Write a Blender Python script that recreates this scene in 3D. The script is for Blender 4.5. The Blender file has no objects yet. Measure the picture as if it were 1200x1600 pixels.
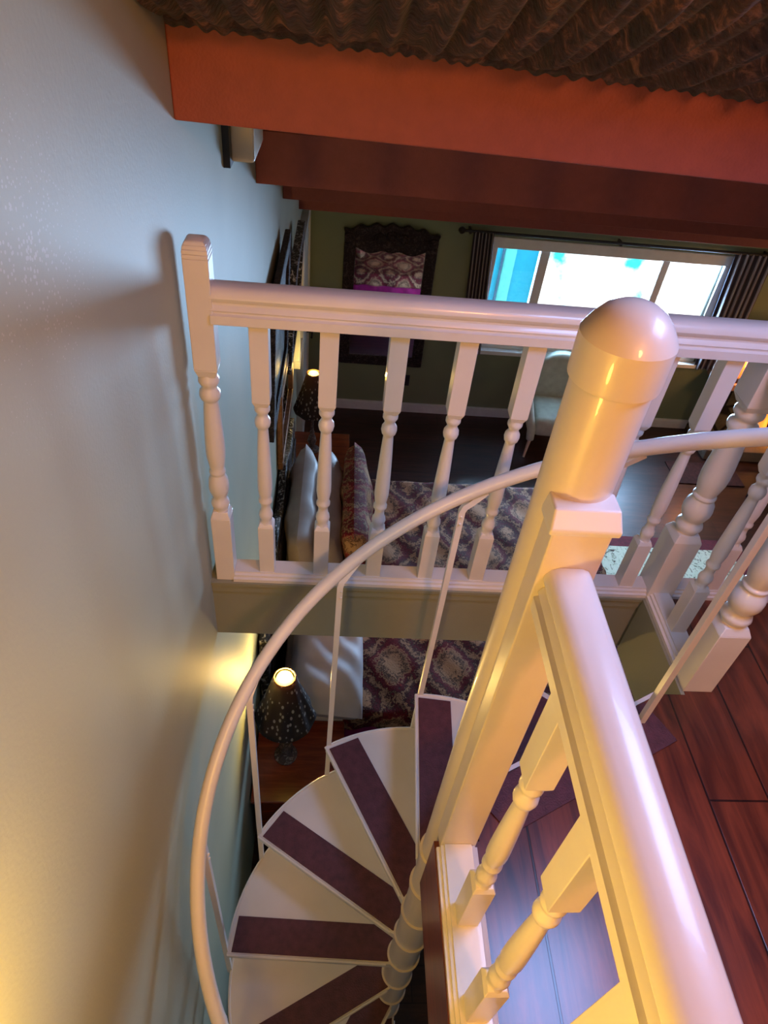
import bpy, bmesh, math, random
from mathutils import Vector, Matrix
C = bpy.context.scene.collection
S = bpy.context.scene
PI = math.pi

# ------------------------------------------------------------------ camera
cam_d = bpy.data.cameras.new('camera'); cam = bpy.data.objects.new('camera', cam_d); C.objects.link(cam)
cam_d.sensor_fit = 'VERTICAL'; cam_d.sensor_height = 36.0; cam_d.lens = 36.0 * 1059.67 / 1600.0
cam_d.clip_start = 0.02; cam_d.clip_end = 200
yaw, pitch, roll = 0.10895407, 0.73463604, 0.12178515
fwd = Vector((math.sin(yaw)*math.cos(pitch), math.cos(yaw)*math.cos(pitch), -math.sin(pitch)))
rt = Vector((math.cos(yaw), -math.sin(yaw), 0)); up = rt.cross(fwd)
r2 = rt*math.cos(roll) + up*math.sin(roll); u2 = -rt*math.sin(roll) + up*math.cos(roll)
m4 = Matrix((r2, u2, -fwd)).transposed().to_4x4()
m4.translation = Vector((0.35, 0.0, 1.6))
cam.matrix_world = m4
S.camera = cam

# ------------------------------------------------------------------ view, world, lights
S.view_settings.view_transform = 'Standard'; S.view_settings.look = 'None'
S.view_settings.gamma = 1.0; S.view_settings.use_curve_mapping = False
S.view_settings.exposure = 0.15
S.cycles.use_denoising = True
S.cycles.max_bounces = 8
S.cycles.sample_clamp_indirect = 6.0

w = bpy.data.worlds.new('sky'); S.world = w; w.use_nodes = True
wn = w.node_tree.nodes; wl = w.node_tree.links
bg = wn['Background']
tc = wn.new('ShaderNodeTexCoord'); nz = wn.new('ShaderNodeTexNoise'); rp = wn.new('ShaderNodeValToRGB')
nz.inputs['Scale'].default_value = 14.0; nz.inputs['Detail'].default_value = 6.0
rp.color_ramp.elements[0].position = 0.30; rp.color_ramp.elements[0].color = (0.05, 0.62, 0.72, 1)
rp.color_ramp.elements[1].position = 0.37; rp.color_ramp.elements[1].color = (1, 1, 1, 1)
wl.new(tc.outputs['Generated'], nz.inputs['Vector']); 
ds = wn.new('ShaderNodeVectorMath'); ds.operation = 'DISTANCE'; wl.new(tc.outputs['Generated'], ds.inputs[0]); ds.inputs[1].default_value = (0.300, 0.893, -0.333)
mr = wn.new('ShaderNodeMapRange'); mr.inputs['From Min'].default_value = 0.012; mr.inputs['From Max'].default_value = 0.075; mr.inputs['To Min'].default_value = -0.2; mr.inputs['To Max'].default_value = 0.04
wl.new(ds.outputs['Value'], mr.inputs['Value'])
ad = wn.new('ShaderNodeMath'); ad.operation = 'ADD'; wl.new(nz.outputs['Fac'], ad.inputs[0]); wl.new(mr.outputs['Result'], ad.inputs[1]); wl.new(ad.outputs[0], rp.inputs['Fac'])
wl.new(rp.outputs['Color'], bg.inputs['Color']); bg.inputs['Strength'].default_value = 1.8

def area(name, loc, target, sx, sy, power, col):
    l = bpy.data.lights.new(name, 'AREA'); l.shape = 'RECTANGLE'; l.size = sx; l.size_y = sy
    l.energy = power; l.color = col
    o = bpy.data.objects.new(name, l); C.objects.link(o); o.location = loc
    o.rotation_euler = (Vector(target) - Vector(loc)).to_track_quat('-Z', 'Y').to_euler()
    return o
def point(name, loc, power, col, r=0.05):
    l = bpy.data.lights.new(name, 'POINT'); l.energy = power; l.color = col; l.shadow_soft_size = r
    o = bpy.data.objects.new(name, l); C.objects.link(o); o.location = loc
    return o
area('window_daylight', (2.95, 6.62, -1.2), (2.0, 2.0, -0.9), 2.3, 1.05, 360, (0.40, 0.65, 1.0))
area('skylight_daylight', (1.35, 0.72, 1.80), (1.18, 0.72, 0.0), 0.55, 0.5, 17, (0.26, 0.44, 1.0))
point('stairwell_sconce', (0.13, -0.06, 0.72), 18, (1.0, 0.55, 0.08), 0.06)
point('loft_ceiling_lamp', (1.15, -0.95, 2.25), 92, (1.0, 0.37, 0.11), 0.14)
point('bedroom_fill_light', (5.1, 4.5, -0.85), 16, (1.0, 0.50, 0.20), 0.12)  # unseen warm light added to brighten the lower room and the last beam

# ------------------------------------------------------------------ materials
def nt(name):
    m = bpy.data.materials.new(name); m.use_nodes = True
    return m, m.node_tree.nodes, m.node_tree.links, m.node_tree.nodes['Principled BSDF']
def coords(N, L, scale=(1, 1, 1), rot=(0, 0, 0)):
    t = N.new('ShaderNodeTexCoord'); mp = N.new('ShaderNodeMapping')
    mp.inputs['Scale'].default_value = scale; mp.inputs['Rotation'].default_value = rot
    L.new(t.outputs['Object'], mp.inputs['Vector']); return mp.outputs['Vector']
def noise(N, L, vec, scale, detail=4, rough=0.5, dist=0.0):
    n = N.new('ShaderNodeTexNoise'); n.inputs['Scale'].default_value = scale; n.inputs['Detail'].default_value = detail
    n.inputs['Roughness'].default_value = rough; n.inputs['Distortion'].default_value = dist
    L.new(vec, n.inputs['Vector']); return n.outputs['Fac']
def ramp(N, L, fac, stops, interp='LINEAR'):
    r = N.new('ShaderNodeValToRGB'); cr = r.color_ramp; cr.interpolation = interp
    while len(cr.elements) < len(stops): cr.elements.new(0.5)
    for e, (p, c) in zip(cr.elements, stops): e.position = p; e.color = (*c, 1)
    L.new(fac, r.inputs['Fac']); return r.outputs['Color']
def math_(N, L, op, a, b=None):
    n = N.new('ShaderNodeMath'); n.operation = op
    for i, v in enumerate((a, b)):
        if v is None: continue
        if isinstance(v, (int, float)): n.inputs[i].default_value = v
        else: L.new(v, n.inputs[i])
    return n.outputs[0]
def bump(N, L, b, h, strength=0.2, dist=0.01):
    n = N.new('ShaderNodeBump'); n.inputs['Strength'].default_value = strength; n.inputs['Distance'].default_value = dist
    L.new(h, n.inputs['Height']); L.new(n.outputs['Normal'], b.inputs['Normal'])
def plain(name, col, rough=0.5, var=0.06, scale=12, bmp=0.0, metal=0.0, coat=0.0, bscale=60):
    m, N, L, b = nt(name)
    v = coords(N, L); f = noise(N, L, v, scale, 5)
    lo = tuple(max(0, c*(1-var)) for c in col); hi = tuple(min(1, c*(1+var)) for c in col)
    L.new(ramp(N, L, f, [(0.3, lo), (0.7, hi)]), b.inputs['Base Color'])
    b.inputs['Roughness'].default_value = rough; b.inputs['Metallic'].default_value = metal
    b.inputs['Coat Weight'].default_value = coat
    if bmp: bump(N, L, b, noise(N, L, v, bscale, 3), bmp, 0.005)
    return m
def emit(name, col, st):
    m, N, L, b = nt(name); b.inputs['Base Color'].default_value = (*col, 1)
    b.inputs['Emission Color'].default_value = (*col, 1); b.inputs['Emission Strength'].default_value = st
    return m
def wood(name, dark, light, rough=0.3, along='x', plank=None, coat=0.2, gap=(0.01, 0.005, 0.005)):
    m, N, L, b = nt(name)
    rz = 0 if along == 'x' else PI/2
    v = coords(N, L, (1, 1, 1), (0, 0, rz))
    st = N.new('ShaderNodeMapping'); st.inputs['Scale'].default_value = (1.0, 9.0, 9.0); L.new(v, st.inputs['Vector'])
    g = noise(N, L, st.outputs['Vector'], 3.0, 8, 0.62, 0.7)
    big = noise(N, L, v, 2.6, 3)
    f = math_(N, L, 'ADD', math_(N, L, 'MULTIPLY', g, 0.7), math_(N, L, 'MULTIPLY', big, 0.3))
    mid = tuple((a+c)/2*0.9 for a, c in zip(dark, light))
    col = ramp(N, L, f, [(0.33, dark), (0.5, mid), (0.68, light)])
    if plank:
        bk = N.new('ShaderNodeTexBrick'); bk.offset = 0.37; bk.inputs['Scale'].default_value = 1.0
        bk.inputs['Brick Width'].default_value = plank[0]; bk.inputs['Row Height'].default_value = plank[1]
        bk.inputs['Mortar Size'].default_value = plank[2]; bk.inputs['Mortar Smooth'].default_value = 0.4
        bk.inputs['Color1'].default_value = (0.72, 0.72, 0.72, 1); bk.inputs['Color2'].default_value = (1.2, 1.15, 1.1, 1)
        bk.inputs['Mortar'].default_value = (0.18, 0.14, 0.14, 1)
        L.new(v, bk.inputs['Vector'])
        mx = N.new('ShaderNodeMix'); mx.data_type = 'RGBA'; mx.blend_type = 'MULTIPLY'; mx.inputs[0].default_value = 1
        L.new(col, mx.inputs[6]); L.new(bk.outputs['Color'], mx.inputs[7]); col = mx.outputs[2]
        bump(N, L, b, math_(N, L, 'SUBTRACT', math_(N, L, 'MULTIPLY', g, 0.15), bk.outputs['Fac']), 0.25, 0.004)
    else:
        bump(N, L, b, g, 0.08, 0.004)
    L.new(col, b.inputs['Base Color'])
    b.inputs['Roughness'].default_value = rough; b.inputs['Coat Weight'].default_value = coat; b.inputs['Coat Roughness'].default_value = 0.2
    return m
def damask(name, cols, su, sv, axes=('X', 'Y'), rough=0.75, warp=0.35, src='Object'):
    """woven ogee medallions: a diamond lattice of ringed medallions broken up by leafy noise"""
    m, N, L, b = nt(name)
    t = N.new('ShaderNodeTexCoord'); sp = N.new('ShaderNodeSeparateXYZ'); L.new(t.outputs[src], sp.inputs[0])
    n1 = noise(N, L, t.outputs[src], 14, 4, 0.6, 1.2); n2 = noise(N, L, t.outputs[src], 45, 3, 0.6, 1.5)
    u = math_(N, L, 'COSINE', math_(N, L, 'MULTIPLY', sp.outputs[axes[0]], 2*PI/su))
    v = math_(N, L, 'COSINE', math_(N, L, 'MULTIPLY', sp.outputs[axes[1]], 2*PI/sv))
    p = math_(N, L, 'ADD', u, v)
    a = math_(N, L, 'ADD', math_(N, L, 'MULTIPLY', p, 0.22), 0.5)
    a = math_(N, L, 'ADD', a, math_(N, L, 'MULTIPLY', math_(N, L, 'SUBTRACT', n1, 0.5), warp))
    a = math_(N, L, 'ADD', a, math_(N, L, 'MULTIPLY', math_(N, L, 'SUBTRACT', n2, 0.5), warp*1.1))
    g, d, h = cols
    L.new(ramp(N, L, a, [(0.08, h), (0.18, d), (0.26, g), (0.34, d), (0.42, h), (0.5, d), (0.56, g), (0.64, g), (0.7, h), (0.78, d), (0.86, h)]), b.inputs['Base Color'])
    b.inputs['Roughness'].default_value = rough; b.inputs['Specular IOR Level'].default_value = 0.15
    bump(N, L, b, math_(N, L, 'ADD', a, n2), 0.35, 0.006)
    return m

SAGE = (0.36, 0.40, 0.31)
M = {}
def make_wall(name, col, scuff=False):
    m, N, L, b = nt(name)
    v = coords(N, L); f = noise(N, L, v, 2.2, 4)
    col2 = ramp(N, L, f, [(0.3, tuple(c*0.94 for c in col)), (0.7, tuple(c*1.05 for c in col))])
    if scuff:    # a patch of small pale paint specks on the wall by the stairs
        vo = N.new('ShaderNodeTexVoronoi'); vo.inputs['Scale'].default_value = 130; L.new(v, vo.inputs['Vector'])
        sp = N.new('ShaderNodeSeparateXYZ'); t = N.new('ShaderNodeTexCoord'); L.new(t.outputs['Object'], sp.inputs[0])
        sm = N.new('ShaderNodeVectorMath'); sm.operation = 'DISTANCE'; L.new(v, sm.inputs[0]); sm.inputs[1].default_value = SCUFF
        near = math_(N, L, 'SUBTRACT', 0.30, sm.outputs['Value'])
        near = math_(N, L, 'MULTIPLY', math_(N, L, 'MAXIMUM', near, 0.0), noise(N, L, v, 9, 3))
        spot = math_(N, L, 'LESS_THAN', vo.outputs['Distance'], math_(N, L, 'MULTIPLY', near, 2.0))
        mx = N.new('ShaderNodeMix'); mx.data_type = 'RGBA'; L.new(math_(N, L, 'MULTIPLY', spot, 0.32), mx.inputs[0])
        L.new(col2, mx.inputs[6]); mx.inputs[7].default_value = (0.75, 0.77, 0.78, 1); col2 = mx.outputs[2]
    L.new(col2, b.inputs['Base Color']); b.inputs['Roughness'].default_value = 0.55
    bump(N, L, b, math_(N, L, 'ADD', noise(N, L, v, 130, 3), noise(N, L, v, 5, 2)), 0.12, 0.004)
    return m
SCUFF = (0.06, -1.12, 3.92)
M['wall'] = make_wall('sage_wall_paint', (0.385, 0.42, 0.32), True)
M['wall_far'] = make_wall('olive_wall_paint', (0.21, 0.26, 0.15))
M['fascia'] = make_wall('fascia_green_paint', (0.25, 0.25, 0.17))
M['ceil'] = plain('ceiling_paint', (0.30, 0.25, 0.2), 0.8)
M['red'] = plain('brick_red_beam_paint', (0.27, 0.058, 0.042), 0.6, 0.07, 30, 0.25, bscale=160)
M['white'] = plain('glossy_white_paint', (0.70, 0.67, 0.64), 0.28, 0.04, 8, 0.04, coat=0.25)
M['white_metal'] = plain('white_enamel', (0.70, 0.68, 0.66), 0.3, 0.04, 8, 0.03)
M['pole'] = plain('pole_cream_enamel', (0.66, 0.60, 0.54), 0.36, 0.05, 6, 0.04, coat=0.3)
M['trim'] = plain('trim_white', (0.74, 0.80, 0.78), 0.45, 0.05)
M['rubber'] = plain('plum_rubber', (0.085, 0.022, 0.032), 0.62, 0.25, 40, 0.5, bscale=220)
M['loft_wood'] = wood('cherry_plank_wood', (0.035, 0.006, 0.005), (0.22, 0.05, 0.022), 0.30, 'y', (1.3, 0.16, 0.0035), 0.5)
M['lower_wood'] = wood('dark_plank_wood', (0.018, 0.009, 0.009), (0.075, 0.032, 0.022), 0.42, 'x', (1.6, 0.17, 0.003), 0.1)
M['ns_wood'] = wood('red_mahogany', (0.10, 0.012, 0.004), (0.30, 0.05, 0.015), 0.25, 'x', None, 0.5)
M['dark_wood'] = wood('dark_carved_wood', (0.012, 0.006, 0.006), (0.05, 0.02, 0.016), 0.4, 'x', None, 0.2)
M['door'] = plain('door_white', (0.62, 0.68, 0.66), 0.4)
M['iron'] = plain('black_iron', (0.012, 0.011, 0.012), 0.45)
M['gold'] = plain('bronze_gilt', (0.22, 0.10, 0.04), 0.4, 0.3, 40, 0.4, 0.5)
def carved(name, a, b_, sc):
    m, N, L, b = nt(name); v = coords(N, L); f = noise(N, L, v, sc, 5, 0.7, 1.5)
    L.new(ramp(N, L, f, [(0.40, a), (0.52, a), (0.6, b_)]), b.inputs['Base Color'])
    b.inputs['Roughness'].default_value = 0.35; b.inputs['Metallic'].default_value = 0.3
    bump(N, L, b, f, 0.8, 0.02); return m
M['silver_black'] = carved('black_silver_carving', (0.012, 0.011, 0.013), (0.55, 0.55, 0.56), 26)
M['dark_carved'] = carved('dark_carving', (0.012, 0.007, 0.010), (0.07, 0.05, 0.055), 30)
def mirror(name):
    m, N, L, b = nt(name); b.inputs['Base Color'].default_value = (0.88, 0.9, 0.92, 1)
    b.inputs['Metallic'].default_value = 1.0; b.inputs['Roughness'].default_value = 0.03; return m
M['mirror'] = mirror('mirror_silver')
def glass(name):
    m, N, L, b = nt(name); out = N['Material Output']
    t = N.new('ShaderNodeBsdfTransparent'); g = N.new('ShaderNodeBsdfGlossy'); g.inputs['Roughness'].default_value = 0.02
    fr = N.new('ShaderNodeFresnel'); mx = N.new('ShaderNodeMixShader'); L.new(fr.outputs[0], mx.inputs[0])
    L.new(t.outputs[0], mx.inputs[1]); L.new(g.outputs[0], mx.inputs[2]); L.new(mx.outputs[0], out.inputs['Surface']); return m
M['glass'] = glass('window_glass')
M['spread'] = damask('damask_red_gold', ((0.13, 0.010, 0.013), (0.022, 0.004, 0.004), (0.46, 0.23, 0.12)), 0.40, 0.50, warp=0.40, src='UV')
M['sham'] = damask('damask_sham', ((0.20, 0.012, 0.02), (0.035, 0.006, 0.008), (0.42, 0.24, 0.12)), 0.24, 0.30, ('Y', 'Z'), warp=0.6)
M['pillow'] = plain('taupe_satin', (0.34, 0.27, 0.23), 0.42, 0.08, 14, 0.2, bscale=12)
M['sheet'] = plain('grey_lilac_cotton', (0.50, 0.46, 0.48), 0.6, 0.05, 10, 0.15, bscale=14)
M['magenta'] = plain('magenta_satin', (0.27, 0.008, 0.085), 0.4, 0.25, 20)
M['cream_uph'] = plain('mint_cream_velvet', (0.50, 0.56, 0.46), 0.7, 0.1, 16, 0.25)
M['plastic_dark'] = plain('dark_plastic', (0.015, 0.015, 0.018), 0.4)
M['cream_plastic'] = plain('cream_plastic', (0.66, 0.56, 0.40), 0.45)
def velvet(name):
    m, N, L, b = nt(name); v = coords(N, L, (1, 1, 1))
    f = noise(N, L, v, 22, 7, 0.7, 1.0)
    L.new(ramp(N, L, f, [(0.38, (0.007, 0.0028, 0.003)), (0.54, (0.05, 0.018, 0.015)), (0.68, (0.24, 0.10, 0.065))]), b.inputs['Base Color'])  # lightest stop puts the velvet's reddish highlights into its colour
    b.inputs['Roughness'].default_value = 0.85; b.inputs['Sheen Weight'].default_value = 0.06
    bump(N, L, b, noise(N, L, v, 70, 4), 0.5, 0.01); return m
M['velvet'] = velvet('crushed_brown_velvet')
def striped(name):
    m, N, L, b = nt(name)
    t = N.new('ShaderNodeTexCoord'); sp = N.new('ShaderNodeSeparateXYZ'); L.new(t.outputs['UV'], sp.inputs[0])
    s = math_(N, L, 'FRACT', math_(N, L, 'MULTIPLY', sp.outputs['X'], 6.0))
    L.new(ramp(N, L, s, [(0.0, (0.05, 0.045, 0.06)), (0.52, (0.09, 0.08, 0.10)), (0.56, (0.46, 0.45, 0.48)), (0.68, (0.46, 0.45, 0.48)), (0.72, (0.05, 0.045, 0.06))]), b.inputs['Base Color'])
    b.inputs['Roughness'].default_value = 0.6; return m
M['curtain'] = striped('grey_striped_satin')
def shade_mat(name):
    m, N, L, b = nt(name); v = coords(N, L)
    vo = N.new('ShaderNodeTexVoronoi'); vo.inputs['Scale'].default_value = 42; L.new(coords(N, L, (1.0, 1.0, 0.55), (0.3, 0.5, 0.4)), vo.inputs['Vector'])
    L.new(ramp(N, L, vo.outputs['Distance'], [(0.24, (0.36, 0.31, 0.26)), (0.32, (0.018, 0.013, 0.012))]), b.inputs['Base Color'])
    b.inputs['Roughness'].default_value = 0.8
    tl = N.new('ShaderNodeBsdfTranslucent'); tl.inputs['Color'].default_value = (0.8, 0.35, 0.08, 1); mx = N.new('ShaderNodeMixShader'); mx.inputs[0].default_value = 0.06
    L.new(b.outputs[0], mx.inputs[1]); L.new(tl.outputs[0], mx.inputs[2]); L.new(mx.outputs[0], N['Material Output'].inputs['Surface']); return m
M['shade'] = shade_mat('beaded_dark_shade')
M['lamp_base'] = carved('antique_stone', (0.10, 0.075, 0.065), (0.36, 0.30, 0.26), 40)
M['bulb'] = emit('bulb_glow', (1.0, 0.70, 0.12), 5.0)
M['stone'] = None
def flagstone(name):
    m, N, L, b = nt(name); v = coords(N, L)
    vo = N.new('ShaderNodeTexVoronoi'); vo.feature = 'DISTANCE_TO_EDGE'; vo.inputs['Scale'].default_value = 4.2; L.new(v, vo.inputs['Vector'])
    f = noise(N, L, v, 9, 5)
    c1 = ramp(N, L, f, [(0.3, (0.085, 0.075, 0.04)), (0.7, (0.17, 0.15, 0.09))])
    e = ramp(N, L, vo.outputs['Distance'], [(0.05, (0.03, 0.03, 0.03)), (0.09, (1, 1, 1))])
    mx = N.new('ShaderNodeMix'); mx.data_type = 'RGBA'; mx.blend_type = 'MULTIPLY'; mx.inputs[0].default_value = 1
    L.new(c1, mx.inputs[6]); L.new(e, mx.inputs[7]); L.new(mx.outputs[2], b.inputs['Base Color']); b.inputs['Roughness'].default_value = 0.7
    bump(N, L, b, vo.outputs['Distance'], 0.5, 0.03); return m
M['stone'] = flagstone('flagstone')
M['amber'] = emit('amber_glass_glow', (1.0, 0.15, 0.03), 1.1)
M['fire'] = emit('fire_glow', (1.0, 0.22, 0.03), 1.6)
M['hearth'] = plain('hearth_slate', (0.23, 0.19, 0.15), 0.7, 0.15, 10, 0.3)
M['mantel'] = plain('mantel_tan', (0.40, 0.24, 0.16), 0.6, 0.2, 14)
def rugmat(name):
    m, N, L, b = nt(name); v = coords(N, L); f = noise(N, L, v, 7, 4, 0.6, 2.2); g = noise(N, L, v, 20, 3, 0.6, 1.0)
    L.new(ramp(N, L, math_(N, L, 'ADD', math_(N, L, 'MULTIPLY', f, 0.75), math_(N, L, 'MULTIPLY', g, 0.25)),
               [(0.34, (0.10, 0.015, 0.02)), (0.40, (0.06, 0.05, 0.03)), (0.46, (0.55, 0.56, 0.40)), (0.56, (0.62, 0.62, 0.47)), (0.6, (0.16, 0.12, 0.08)), (0.66, (0.5, 0.52, 0.36))]), b.inputs['Base Color'])
    b.inputs['Roughness'].default_value = 0.9; return m
M['rug'] = rugmat('floral_cream_rug'); M['rug_red'] = plain('rug_border_red', (0.12, 0.010, 0.018), 0.9, 0.3, 30)
M['rug_dark'] = plain('dark_red_mat', (0.05, 0.018, 0.016), 0.9, 0.5, 30)
M['house'] = plain('teal_siding', (0.0, 0.36, 0.56), 0.7, 0.04); M['house_light'] = plain('pale_teal_trim', (0.10, 0.62, 0.62), 0.7, 0.1)
M['house_dark'] = plain('house_dark_groove', (0.03, 0.12, 0.22), 0.7)

# ------------------------------------------------------------------ mesh helpers
class MB:
    def __init__(s): s.v = []; s.f = []
    def add(s, vs, fs):
        n = len(s.v); s.v += [tuple(v) for v in vs]; s.f += [tuple(i+n for i in f) for f in fs]; return s
    def box(s, x0, x1, y0, y1, z0, z1):
        vs = [(x, y, z) for z in (z0, z1) for y in (y0, y1) for x in (x0, x1)]
        return s.add(vs, [(0, 2, 3, 1), (4, 5, 7, 6), (0, 1, 5, 4), (2, 6, 7, 3), (0, 4, 6, 2), (1, 3, 7, 5)])
    def frustum(s, cx, cy, z0, h0, z1, h1):
        vs = [(cx+a*h0, cy+b*h0, z0) for a, b in ((-1, -1), (1, -1), (1, 1), (-1, 1))] + [(cx+a*h1, cy+b*h1, z1) for a, b in ((-1, -1), (1, -1), (1, 1), (-1, 1))]
        return s.add(vs, [(3, 2, 1, 0), (4, 5, 6, 7)] + [(i, (i+1) % 4, (i+1) % 4+4, i+4) for i in range(4)])
    def lathe(s, cx, cy, prof, seg=24, cap=True):
        vs = []; fs = []
        for r, z in prof:
            for k in range(seg):
                a = 2*PI*k/seg; vs.append((cx+r*math.cos(a), cy+r*math.sin(a), z))
        n = len(prof)
        for i in range(n-1):
            for k in range(seg):
                k2 = (k+1) % seg; fs.append((i*seg+k, i*seg+k2, (i+1)*seg+k2, (i+1)*seg+k))
        if cap: fs.append(tuple(reversed(range(seg)))); fs.append(tuple((n-1)*seg+k for k in range(seg)))
        return s.add(vs, fs)
    def tube(s, pts, r, seg=12, rr=None):
        pts = [Vector(p) for p in pts]; vs = []; fs = []; n = len(pts); ref = None
        for i, p in enumerate(pts):
            t = (pts[min(i+1, n-1)] - pts[max(i-1, 0)]).normalized()
            if ref is None: ref = Vector((0, 0, 1)) if abs(t.z) < 0.9 else Vector((1, 0, 0))
            a = (ref - t*ref.dot(t)).normalized(); ref = a; b = t.cross(a)
            q = rr[i] if rr else r
            for k in range(seg):
                an = 2*PI*(k+0.5)/seg; vs.append(p + a*q*math.cos(an) + b*q*math.sin(an))
        for i in range(n-1):
            for k in range(seg):
                k2 = (k+1) % seg; fs.append((i*seg+k, i*seg+k2, (i+1)*seg+k2, (i+1)*seg+k))
        fs.append(tuple(reversed(range(seg)))); fs.append(tuple((n-1)*seg+k for k in range(seg)))
        return s.add(vs, fs)
    def prism(s, poly, z0, z1):
        n = len(poly); vs = [(x, y, z0) for x, y in poly] + [(x, y, z1) for x, y in poly]
        return s.add(vs, [tuple(reversed(range(n))), tuple(range(n, 2*n))] + [(i, (i+1) % n, (i+1) % n+n, i+n) for i in range(n)])
    def extrude(s, prof, axis, a, b):
        """closed profile (u, z) swept along x or y"""
        n = len(prof)
        pt = (lambda t, u, z: (t, u, z)) if axis == 'x' else (lambda t, u, z: (u, t, z))
        vs = [pt(a, u, z) for u, z in prof] + [pt(b, u, z) for u, z in prof]
        return s.add(vs, [tuple(reversed(range(n))), tuple(range(n, 2*n))] + [(i, (i+1) % n, (i+1) % n+n, i+n) for i in range(n)])
    def grid(s, fn, nu, nv):
        vs = [fn(i/nu, j/nv) for j in range(nv+1) for i in range(nu+1)]; W = nu+1
        return s.add(vs, [(j*W+i, j*W+i+1, (j+1)*W+i+1, (j+1)*W+i) for j in range(nv) for i in range(nu)])
    def xf(s, mat): s.v = [tuple(mat @ Vector(v)) for v in s.v]; return s

def wloc(o):
    p = Vector((0, 0, 0))
    while o: p += Vector(o.location); o = o.parent
    return p
def add(name, mb, mat, parent=None, local=False, smooth=40, bevel=0.0, solid=0.0, sub=0):
    me = bpy.data.meshes.new(name); vs = [Vector(v) for v in mb.v]
    if local: off = Vector((0, 0, 0))
    elif parent: off = wloc(parent)
    else:
        lo = [min(v[i] for v in vs) for i in range(3)]; hi = [max(v[i] for v in vs) for i in range(3)]
        off = Vector(((lo[0]+hi[0])/2, (lo[1]+hi[1])/2, lo[2]))
    me.from_pydata([v-off for v in vs], [], mb.f)
    bm = bmesh.new(); bm.from_mesh(me); bmesh.ops.recalc_face_normals(bm, faces=bm.faces[:]); bm.to_mesh(me); bm.free()
    if smooth:
        for p in me.polygons: p.use_smooth = True
        me.set_sharp_from_angle(angle=math.radians(smooth))
    me.materials.append(mat)
    o = bpy.data.objects.new(name, me); C.objects.link(o)
    if parent: o.parent = parent
    elif not local: o.location = off
    if bevel:
        b = o.modifiers.new('bevel', 'BEVEL'); b.width = bevel; b.segments = 3; b.limit_method = 'ANGLE'; b.angle_limit = math.radians(40)
        b.harden_normals = False
    if solid:
        b = o.modifiers.new('solid', 'SOLIDIFY'); b.thickness = solid; b.offset = 0
    if sub:
        b = o.modifiers.new('sub', 'SUBSURF'); b.levels = sub; b.render_levels = sub
    return o
def thing(name, label, cat, loc, group=None, rz=0.0):
    o = bpy.data.objects.new(name, None); C.objects.link(o); o.location = loc; o.rotation_euler = (0, 0, rz)
    o.empty_display_size = 0.1
    o['label'] = label; o['category'] = cat
    if group: o['group'] = group
    return o
def tag(o, label, cat, group=None, kind=None):
    o['label'] = label; o['category'] = cat
    if group: o['group'] = group
    if kind: o['kind'] = kind
    return o
def struct(o): o['kind'] = 'structure'; return o
def copy_tree(o, parent=None):
    c = o.copy(); C.objects.link(c)
    if parent: c.parent = parent
    for ch in list(o.children): copy_tree(ch, c)
    return c

# ------------------------------------------------------------------ the room
ZF = -2.66; YW = 6.4; YB = 1.4135; XE = 6.2; YN = -2.6
def roof(y): return 1.416 - 0.378*(y - 1.556)
# side wall beside the stairs, cut along the slope of the roof
b = MB(); b.add([(0, YN, ZF), (0, YW, ZF), (0, YW, roof(YW)), (0, YN, roof(YN)), (-0.12, YN, ZF), (-0.12, YW, ZF), (-0.12, YW, roof(YW)), (-0.12, YN, roof(YN))],
                [(0, 1, 2, 3), (7, 6, 5, 4), (0, 4, 5, 1), (1, 5, 6, 2), (2, 6, 7, 3), (3, 7, 4, 0)])
struct(add('wall_left', b, M['wall'], smooth=0))
b = MB(); b.add([(XE, YN, ZF), (XE, YW, ZF), (XE, YW, roof(YW)), (XE, YN, roof(YN)), (XE+.12, YN, ZF), (XE+.12, YW, ZF), (XE+.12, YW, roof(YW)), (XE+.12, YN, roof(YN))],
                [(0, 1, 2, 3), (7, 6, 5, 4), (0, 4, 5, 1), (1, 5, 6, 2), (2, 6, 7, 3), (3, 7, 4, 0)])
struct(add('wall_right', b, M['wall_far'], smooth=0))
struct(add('wall_near', MB().box(0, XE, YN-.12, YN, ZF, roof(YN)), M['wall'], smooth=0))
WX0, WX1, WZ0, WZ1 = 1.72, 4.17, -1.80, -0.66
b = MB(); b.box(0, WX0, YW, YW+.14, ZF, roof(YW)); b.box(WX1, XE, YW, YW+.14, ZF, roof(YW))
b.box(WX0, WX1, YW, YW+.14, ZF, WZ0); b.box(WX0, WX1, YW, YW+.14, WZ1, roof(YW))
struct(add('wall_far', b, M['wall_far'], smooth=0))
# sloping ceiling with a skylight opening over the landing, out of view
SK = (1.06, 1.64, 0.46, 0.98)
b = MB()
def slab(x0, x1, y0, y1):
    b.add([(x0, y0, roof(y0)), (x1, y0, roof(y0)), (x1, y1, roof(y1)), (x0, y1, roof(y1)), (x0, y0, roof(y0)+.1), (x1, y0, roof(y0)+.1), (x1, y1, roof(y1)+.1), (x0, y1, roof(y1)+.1)],
          [(0, 1, 2, 3), (7, 6, 5, 4), (0, 4, 5, 1), (1, 5, 6, 2), (2, 6, 7, 3), (3, 7, 4, 0)])
slab(-.12, SK[0], YN-.12, YW+.14); slab(SK[1], XE+.12, YN-.12, YW+.14); slab(SK[0], SK[1], YN-.12, SK[2]); slab(SK[0], SK[1], SK[3], YW+.14)
struct(add('ceiling', b, M['ceil'], smooth=0))
struct(add('floor', MB().box(0, XE, YN, YW, ZF-.1, ZF), M['lower_wood'], smooth=0))
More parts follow.
